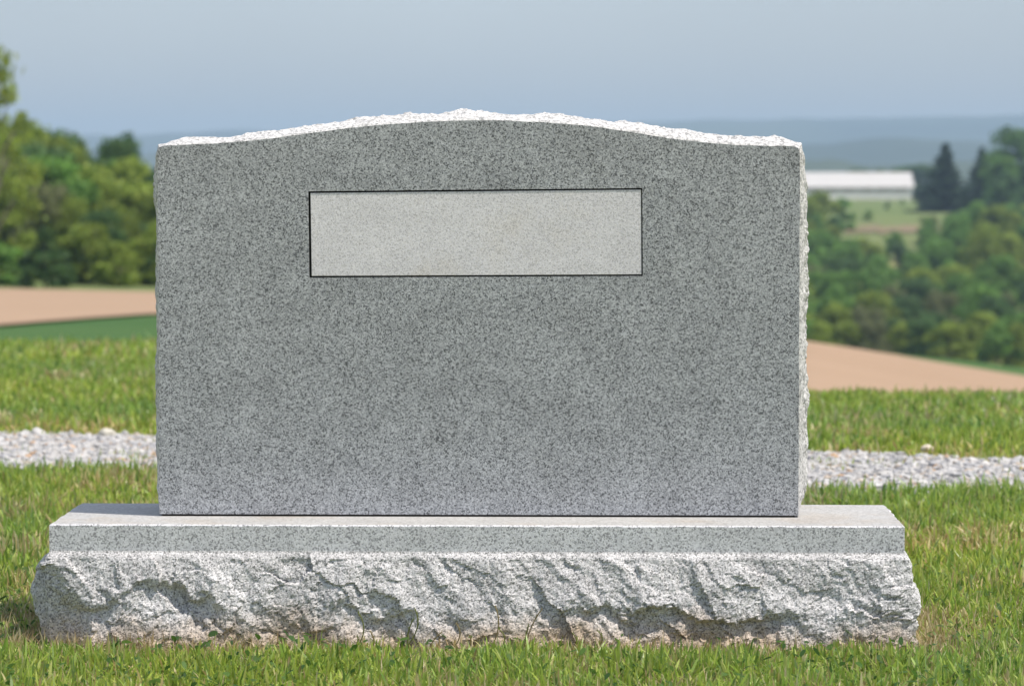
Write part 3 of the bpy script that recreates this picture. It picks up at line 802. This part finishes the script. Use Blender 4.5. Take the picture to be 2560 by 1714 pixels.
# ------------------------------------------------------------------ trees
def tube(path, radii, n=7):
    path = np.array(path, float); V = []; Q = []
    for i, (p, r_) in enumerate(zip(path, radii)):
        d = path[min(i + 1, len(path) - 1)] - path[max(i - 1, 0)]; d /= np.linalg.norm(d)
        u = np.cross(d, [0.3, 1, 0.1]); u /= np.linalg.norm(u); w = np.cross(d, u)
        a = np.arange(n) / n * 2 * math.pi
        V.append(p + r_ * (np.cos(a)[:, None] * u + np.sin(a)[:, None] * w))
        if i:
            for k in range(n): Q.append([(i - 1) * n + k, (i - 1) * n + (k + 1) % n, i * n + (k + 1) % n, i * n + k])
    return np.concatenate(V), np.array(Q)
def leaf_cards(C, size, cols, nrm=None):
    """four-cornered leaf sprays, each turned its own way"""
    n = len(C)
    a = rng.standard_normal((n, 3))
    if nrm is not None: a = a * .75 + nrm
    a /= np.linalg.norm(a, axis=1)[:, None]
    b = np.cross(a, rng.standard_normal((n, 3))); b /= np.linalg.norm(b, axis=1)[:, None]
    c = np.cross(a, b)
    s = size * rng.uniform(.6, 1.4, n)
    b = b * s[:, None]; c = c * (s * rng.uniform(.45, .9, n))[:, None]
    V = np.stack([C - b, C + c * .8, C + b, C - c * .8], 1)
    return V.reshape(-1, 3), np.arange(4 * n).reshape(-1, 4), np.repeat(cols, 4, 0)
def crown_proto(seed, lobes, n, low, pal, leaf=0.028, shape='oval', gap=0.0, lob=(.07, .15)):
    """unit tree: height 1, crown about 0.8 wide"""
    r_ = np.random.default_rng(seed)
    C, Nn, Cc = [], [], []
    L = []
    for i in range(lobes):
        z = low + (0.90 - low) * r_.random() ** 0.85
        f = (z - low) / (1 - low)
        rad = {'oval': .40 * math.sin(math.pi * min(.97, .18 + f * .82)) ** .7, 'spread': .44 * (1 - f ** 2.6) ** .5, 'shrub': .46 * (1 - f ** 2) ** .5}[shape]
        a = r_.uniform(0, 6.283); q = rad * r_.random() ** .45
        R = r_.uniform(*lob)
        L.append((q * math.cos(a), q * math.sin(a), min(z, 1 - R * .75), R))
    L.append((0, 0, .88, .12))
    w = np.array([l[3] ** 2 for l in L]); w /= w.sum()
    for (x, y, z, R), ww in zip(L, w):
        k = int(n * ww)
        d = r_.standard_normal((k, 3)); d /= np.linalg.norm(d, axis=1)[:, None]
        d[:, 2] = np.where(d[:, 2] < -.4, -d[:, 2], d[:, 2])
        rr = R * (1 + .30 * r_.standard_normal(k)).clip(.3, 2.0)
        p = np.array([x, y, z]) + d * rr[:, None] * np.array([1, 1, .8])
        tone = r_.uniform(.75, 1.25)
        base_c = np.array(pal)[r_.choice(len(pal), k)] * tone * r_.uniform(.8, 1.2, (k, 1))
        C.append(p); Nn.append(d); Cc.append(base_c)
    C, Nn, Cc = np.concatenate(C), np.concatenate(Nn), np.concatenate(Cc)
    if gap: k = r_.random(len(C)) > gap; C, Nn, Cc = C[k], Nn[k], Cc[k]
    V, Q, cc = leaf_cards(C, leaf, Cc, Nn)
    crown = mesh_np('crown', V, [Q], M['leaf'], col=cc)
    TV, TQ = tube([(0, 0, -.08), (0.005, 0, .15), (-.01, .01, .45), (.01, 0, .8)], [.026, .02, .014, .004])
    accV, accQ, o = [TV], [TQ], len(TV)
    for (x, y, z, R) in L[::2]:
        z0 = max(.06, z - .22)
        bv, bq = tube([(0, 0, z0), (x * .5, y * .5, z0 + (z - z0) * .6), (x, y, z)], [.010, .007, .002], 5)
        accV.append(bv); accQ.append(bq + o); o += len(bv)
    trunk = mesh_np('trunk', np.concatenate(accV), [np.concatenate(accQ)], M['bark'])
    out = (crown.data, trunk.data)
    bpy.data.objects.remove(crown); bpy.data.objects.remove(trunk)
    return out
def conifer_proto(seed, n_wh=34):
    r_ = np.random.default_rng(seed)
    C, Cc, Nn = [], [], []
    bv_, bq_, o = [], [], 0
    for i in range(n_wh):
        f = i / (n_wh - 1); z = .05 + .93 * f
        R = .25 * (1 - f) ** .9 * (1 + .18 * math.sin(i * 2.4)) + .008
        for k in range(11):
            a = r_.uniform(0, 6.283); rl = R * r_.uniform(.45, 1.25)
            m_ = max(5, int(30 * rl / .23))
            t = r_.random(m_) ** .7
            p = np.stack([np.cos(a) * rl * t, np.sin(a) * rl * t, z - .22 * rl * t + .10 * rl * t ** 3], -1) + r_.normal(0, .008, (m_, 3))
            C.append(p); Nn.append(np.tile([np.cos(a) * .4, np.sin(a) * .4, .5], (m_, 1)))
            Cc.append(np.array([(.024, .062, .024), (.036, .080, .030), (.018, .048, .022)])[r_.choice(3, m_)] * r_.uniform(.8, 1.25))
            if k < 4:
                bv, bq = tube([(0, 0, z), (np.cos(a) * rl * .8, np.sin(a) * rl * .8, z - .15 * rl)], [.004, .001], 4)
                bv_.append(bv); bq_.append(bq + o); o += len(bv)
    V, Q, cc = leaf_cards(np.concatenate(C), .024, np.concatenate(Cc), np.concatenate(Nn))
    crown = mesh_np('crown', V, [Q], M['needle'], col=cc)
    TV, TQ = tube([(0, 0, -.05), (0, 0, .5), (0, 0, .99)], [.018, .010, .002])
    trunk = mesh_np('trunk', np.concatenate([TV] + bv_), [np.concatenate([TQ] + [q_ + len(TV) for q_ in bq_])], M['bark'])
    out = (crown.data, trunk.data)
    bpy.data.objects.remove(crown); bpy.data.objects.remove(trunk)
    return out

OLIVE = [(.255, .315, .046), (.205, .270, .042), (.310, .350, .066)]
BRIGHT = [(.165, .295, .055), (.205, .325, .070), (.140, .260, .058)]
DARK = [(.105, .185, .058), (.085, .160, .052), (.130, .205, .064)]
BROWNISH = [(.22, .215, .105), (.19, .195, .09), (.205, .225, .085)]
P_ = {}
P_['olive'] = [crown_proto(11, 34, 7000, .10, OLIVE), crown_proto(12, 30, 7000, .06, OLIVE, shape='spread'), crown_proto(13, 38, 7000, .10, OLIVE, gap=.2)]
P_['bright'] = [crown_proto(21, 34, 7000, .10, BRIGHT), crown_proto(22, 30, 7000, .04, BRIGHT, shape='spread')]
P_['dark'] = [crown_proto(31, 34, 7000, .10, DARK), crown_proto(32, 30, 7000, .05, DARK, shape='spread')]
P_['brown'] = [crown_proto(41, 30, 3600, .12, BROWNISH, shape='spread', gap=.15)]
P_['shrub'] = [crown_proto(51, 22, 3000, .02, OLIVE, leaf=.05, shape='shrub'), crown_proto(52, 22, 3000, .02, DARK, leaf=.05, shape='shrub'), crown_proto(53, 22, 3000, .02, BRIGHT, leaf=.05, shape='shrub')]
P_['sparse'] = [crown_proto(61, 40, 2000, .30, OLIVE, leaf=.02, gap=.1, lob=(.03, .065))]
P_['conifer'] = [conifer_proto(71), conifer_proto(72)]
NAME = {'olive': 'leafy_tree', 'bright': 'leafy_tree', 'dark': 'leafy_tree', 'brown': 'leafy_tree', 'shrub': 'shrub', 'sparse': 'leafy_tree', 'conifer': 'conifer_tree'}
def plant(kind, px, top_y, D, label, group=None, wide=1.0, hmin=2.0, var=None, cat=None):
    x = (px - CX) / F * D
    z0 = float(T(x, D)); p = at(px, top_y, D)
    h = max(p.z - z0, hmin)
    crown, trunk = P_[kind][random.randrange(len(P_[kind])) if var is None else var]
    o = bpy.data.objects.new(NAME[kind], None); COL.objects.link(o)
    o.location = (x, D, z0 - 0.05); o.rotation_euler = (0, 0, random.uniform(0, 6.28))
    o.scale = (h * wide, h * wide, h)
    c = link('crown', crown, o); t = link('trunk', trunk, o)
    tag(o, label, cat or ('shrub' if kind == 'shrub' else 'conifer' if kind == 'conifer' else 'tree'), group)
    return o

GL = 'trees of the wood behind the left field'
KIND = {'olive': 'olive green leafy tree', 'bright': 'bright green leafy tree', 'dark': 'dark green leafy tree', 'brown': 'greyish thin leaved tree'}
def left_label(kd, row, px):
    return KIND[kd] + ' in the ' + row + ' row of the wood, ' + ('at the left edge' if px < 110 else 'above the left tan field' if px < 260 else 'beside the headstone' if px < 400 else 'behind the headstone')
GS = 'bushes along the foot of the left wood'
SLAB = {0: 'olive bush at the foot of the left wood', 1: 'dark green bush at the foot of the left wood', 2: 'fresh green bush at the foot of the left wood'}
sky_line = lambda px: np.interp(px, [-200, 0, 60, 130, 200, 250, 330, 385, 500, 900], [275, 292, 300, 322, 345, 375, 392, 405, 420, 430])
for D, lo, sp, row in ((212, 8, 62, 'back'), (196, 62, 66, 'middle'), (180, 135, 62, 'front')):
    px = -80 + random.uniform(0, 30)
    while px < 500:
        kd = random.choices(['olive', 'bright', 'dark', 'brown'], [.56, .16, .20, .08])[0]
        plant(kd, px, float(sky_line(px)) + lo + random.uniform(-14, 32), D + random.uniform(-6, 6), left_label(kd, row, px), GL, random.uniform(.72, 1.0))
        px += sp * random.uniform(.75, 1.25)
px = -90
while px < 560:
    v = random.choices([0, 1, 2], [.5, .32, .18])[0]
    plant('shrub', px, random.uniform(560, 640), 160 + random.uniform(-4, 6), SLAB[v].replace('left tan field', 'left tan field') + (', at the left edge' if px < 130 else ', near the headstone' if px > 260 else ''), GS, random.uniform(.9, 1.4), var=v)
    px += random.uniform(30, 55)
plant('sparse', -16, 106, 150, 'tall thin crowned tree whose top twigs reach in at the left edge of the photo', wide=.62)
plant('dark', 296, 348, 235, 'dark green tree crown poking above the left wood just beside the headstone', wide=.55, var=0)

GR = 'trees of the wood in the valley right of the headstone'
ROWS = {296: 'lowest row', 318: 'second row', 344: 'third row', 376: 'lower slope', 412: 'middle slope', 450: 'upper slope', 486: 'upper rows', 512: 'uppermost rows', 532: 'top row', 550: 'top row'}
def right_label(kd, D, px):
    return KIND[kd] + ' in the ' + ROWS[D] + ' of the valley wood, ' + ('beside the headstone' if px < 2110 else 'below the barn' if px < 2290 else 'below the spruces' if px < 2450 else 'at the right edge')
for D, ty, sp in ((296, 815, 62), (318, 770, 74), (344, 728, 78), (376, 690, 80), (412, 655, 80), (450, 628, 78), (486, 606, 76), (512, 588, 70), (532, 580, 50), (550, 572, 50)):
    px = 1930 + random.uniform(0, 50)
    while px < 2640:
        kd = random.choices(['olive', 'bright', 'dark', 'brown'], [.34, .36, .20, .10])[0]
        extra = 16 * np.interp(px, [2000, 2300, 2600], [-.6, .4, 0]) - 54 * float(sstep(2260, 2380, px)) * (D > 430) + (40 if D > 500 else 12) * float(sstep(2110, 2150, px) * (1 - sstep(2280, 2320, px))) * (D > 440) + 45 * float(sstep(2300, 2650, px)) * (D < 380)
        if D > 525 and 2100 < px < 2320: px += 12; continue
        plant(kd, px, ty + extra + random.uniform(-26, 26), D + random.uniform(-8, 8), right_label(kd, D, px), GR, random.uniform(.75, 1.1), 4.5)
        px += sp * random.uniform(.7, 1.3)
# the woods run on behind the headstone and past both edges of the picture: one mass
def wood_mass():
    accV, accQ, accC, o = [], [], [], 0
    def one(kind, px, top_y, D, wide):
        nonlocal o
        x = (px - CX) / F * D; z0 = float(T(x, D)); h = max(at(px, top_y, D).z - z0, 4.5)
        me = random.choice(P_[kind])[0]
        co = np.empty(len(me.vertices) * 3, np.float32); me.vertices.foreach_get('co', co)
        cc = np.empty(len(me.vertices) * 4, np.float32); me.attributes['col'].data.foreach_get('color', cc)
        V = co.reshape(-1, 4, 3)[::4]; C = cc.reshape(-1, 4, 4)[::4, :, :3]
        mid = V.mean(1, keepdims=True); V = mid + (V - mid) * 2.0
        a = random.uniform(0, 6.28); c, s_ = math.cos(a), math.sin(a)
        V = np.stack([V[..., 0] * c - V[..., 1] * s_, V[..., 0] * s_ + V[..., 1] * c, V[..., 2]], -1)
        V = V * np.array([h * wide, h * wide, h]) + np.array([x, D, z0])
        n = len(V); accV.append(V.reshape(-1, 3)); accC.append(C.reshape(-1, 3)); accQ.append(np.arange(4 * n).reshape(-1, 4) + o); o += 4 * n
    kinds = ['olive', 'bright', 'dark']
    for D, lo in ((212, 10), (182, 100)):
        for px in list(range(-900, -150, 75)) + list(range(560, 1130, 75)):
            one(random.choice(kinds), px + random.uniform(-20, 20), float(sky_line(px)) + lo + random.uniform(-14, 30), D + random.uniform(-6, 6), random.uniform(.75, 1))
    for D, ty in ((300, 800), (370, 700), (450, 625), (530, 570)):
        for px in list(range(1330, 1900, 95)) + list(range(2740, 3400, 95)):
            one(random.choice(kinds), px + random.uniform(-25, 25), ty + random.uniform(-25, 25), D + random.uniform(-10, 10), random.uniform(.8, 1.1))
    ob = mesh_np('distant_wood', np.concatenate(accV), [np.concatenate(accQ)], M['leaf'], col=np.concatenate(accC))
    tag(ob, 'green woodland running on behind the headstone as one mass', 'woodland', kind='stuff')
wood_mass()
# trees round the barn
plant('conifer', 2362, 358, 655, 'tall dark spruce right of the white barn, with a sharp tip', wide=1.8, var=0)
plant('conifer', 2452, 368, 668, 'narrow dark spruce between the larger spruce and the leafy tree at the right edge', wide=1.5, var=1)
plant('conifer', 2312, 470, 690, 'small dark spruce close beside the end of the white barn', wide=1.6, var=1)
plant('conifer', 2412, 462, 640, 'short dark spruce in the gap between the two tall spruces', wide=1.5, var=0)
plant('dark', 2548, 326, 650, 'large green leafy tree standing at the right edge above the valley wood', wide=1.0, var=0)
plant('bright', 2640, 350, 640, 'green leafy tree mostly beyond the right edge of the photo', wide=.9, var=1)
plant('dark', 2512, 430, 632, 'rounded dark tree in front of the large leafy tree at the right edge', wide=.9, var=1)
plant('bright', 2500, 392, 645, 'mid green tree filling the gap between the narrow spruce and the right edge', wide=.85, var=0)
plant('dark', 2560, 470, 625, 'low dark tree under the large leafy tree at the right edge', wide=1.2, var=0)
plant('shrub', 2058, 482, 565, 'pale olive bush hiding the left end of the white barn beside the headstone', wide=1.0, var=0)
plant('shrub', 2108, 497, 570, 'fresh green bush in front of the white barn wall', wide=.8, var=2)
plant('shrub', 2018, 492, 560, 'olive bush touching the edge of the headstone below the white barn', wide=.9, var=0)
plant('shrub', 2217, 499, 700, 'small dark upright bush alone on the meadow below the barn', wide=.5, var=1)
plant('shrub', 2256, 499, 760, 'smaller green upright bush on the meadow below the right end of the barn', wide=.6, var=2)
plant('shrub', 2170, 530, 600, 'low bush at the lower edge of the meadow above the bare soil', wide=1.2, var=2)
GB = 'dark trees behind the white barn'
for px, ty in ((2140, 424), (2190, 426), (2240, 420), (2285, 414), (2320, 418)):
    plant('dark', px, ty, 1010, 'dark hazy tree seen just over the roof and end of the white barn', GB, 1.3)

# ------------------------------------------------------------------ barn
def flat_mat(name, c, rough, wave=None):
    m, nt, b, out = new_mat(name)
    tc = N(nt, 'ShaderNodeTexCoord').outputs['Object']
    n1 = noise(nt, tc, .6, 4); r = ramp(nt, [(.3, [q * .9 for q in c]), (.7, c)]); nt.links.new(n1.outputs[0], r.inputs[0])
    nt.links.new(r.outputs[0], b.inputs[0]); b.inputs['Roughness'].default_value = rough
    return m
M['roof'] = flat_mat('white_metal_roof', (.56, .54, .52), .6)
M['wall'] = flat_mat('pale_metal_wall', (.88, .83, .78), .6)
M['eave'] = flat_mat('brown_eave_shade', (.46, .37, .32), .8)  # shade below the eave put into the colour of the strips
M['trim'] = flat_mat('white_trim', (.75, .75, .75), .6)
bx1 = at(2281, 498, 900).x; bx0 = at(1880, 498, 900).x
bc = (bx0 + bx1) / 2; BL = (bx1 - bx0) / 2
barn = bpy.data.objects.new('barn', None); COL.objects.link(barn)
bz = float(T(bc, 900)) - 0.1
barn.location = (bc, 900, bz)
tag(barn, 'long low white roofed barn on the far meadow, right of the headstone', 'barn')
zt, ze = at(2200, 431, 906).z - bz, at(2200, 466, 899).z - bz
DB = 14.0
def boxm(name, lo, hi, mat, parent):
    x0, y0, z0 = lo; x1, y1, z1 = hi
    V = [(x0, y0, z0), (x1, y0, z0), (x1, y1, z0), (x0, y1, z0), (x0, y0, z1), (x1, y0, z1), (x1, y1, z1), (x0, y1, z1)]
    Q = [(0, 1, 5, 4), (1, 2, 6, 5), (2, 3, 7, 6), (3, 0, 4, 7), (4, 5, 6, 7), (3, 2, 1, 0)]
    return mesh_np(name, V, [np.array(Q)], mat, parent)
# walls with gable ends
V = [(-BL, 0, -.5), (BL, 0, -.5), (BL, DB, -.5), (-BL, DB, -.5), (-BL, 0, ze), (BL, 0, ze), (BL, DB, ze), (-BL, DB, ze), (-BL, DB / 2, zt - .05), (BL, DB / 2, zt - .05)]
wall = mesh_np('wall', V, [np.array([(0, 1, 5, 4), (2, 3, 7, 6)]), np.array([(1, 2, 6, 9, 5), (3, 0, 4, 8, 7)])], M['wall'], barn)
ov = .35
def roofs():
    x0, x1 = -BL - .5, BL + .5
    sl = (zt - ze) / (DB / 2)
    yo, zo = -ov, ze - sl * ov
    V = []
    for x in (x0, x1):
        V += [(x, yo, zo), (x, DB / 2, zt), (x, DB + ov, zo), (x, DB + ov, zo - .18), (x, DB / 2, zt - .18), (x, yo, zo - .18)]
    Q = [(0, 1, 7, 6), (1, 2, 8, 7), (2, 3, 9, 8), (3, 4, 10, 9), (4, 5, 11, 10), (5, 0, 6, 11), (0, 5, 4, 1), (1, 4, 3, 2), (6, 7, 10, 11), (7, 8, 9, 10)]
    return np.array(V, float), np.array(Q)
V, Q = roofs()
roof = mesh_np('roof', V, [Q], M['roof'], barn)
n_op = 9
for k in range(n_op):                                       # brown vent strips whose colour paints the shaded wall under the eave
    xa = -BL + .8 + k * (2 * BL - 1.6) / n_op
    boxm('eave_shade_vent', (xa, -.05, ze - 1.35), (xa + (2 * BL - 1.6) / n_op - .5, .02, ze - .35), M['eave'], barn)
d = boxm('door', (BL + .003, DB / 2 - 2, -.4), (BL + .08, DB / 2 + 2, 3.2), M['trim'], barn)

# ------------------------------------------------------------------ haze
zmax = 125
hz = boxm('haze', (-9200, -9200, -36), (9200, 9200, zmax), None, None)
tag(hz, 'thin blue summer haze filling the air over the valley', 'haze', kind='stuff')
m = bpy.data.materials.new('haze'); m.use_nodes = True
nt = m.node_tree
for n_ in list(nt.nodes):
    if n_.type != 'OUTPUT_MATERIAL': nt.nodes.remove(n_)
pv = nt.nodes.new('ShaderNodeVolumePrincipled')
pv.inputs['Color'].default_value = (0.59, 0.80, 1.0, 1)
pv.inputs['Density'].default_value = 0.0002
pv.inputs['Anisotropy'].default_value = 0.0
nt.links.new(pv.outputs[0], nt.nodes['Material Output'].inputs['Volume'])
hz.data.materials.append(m)
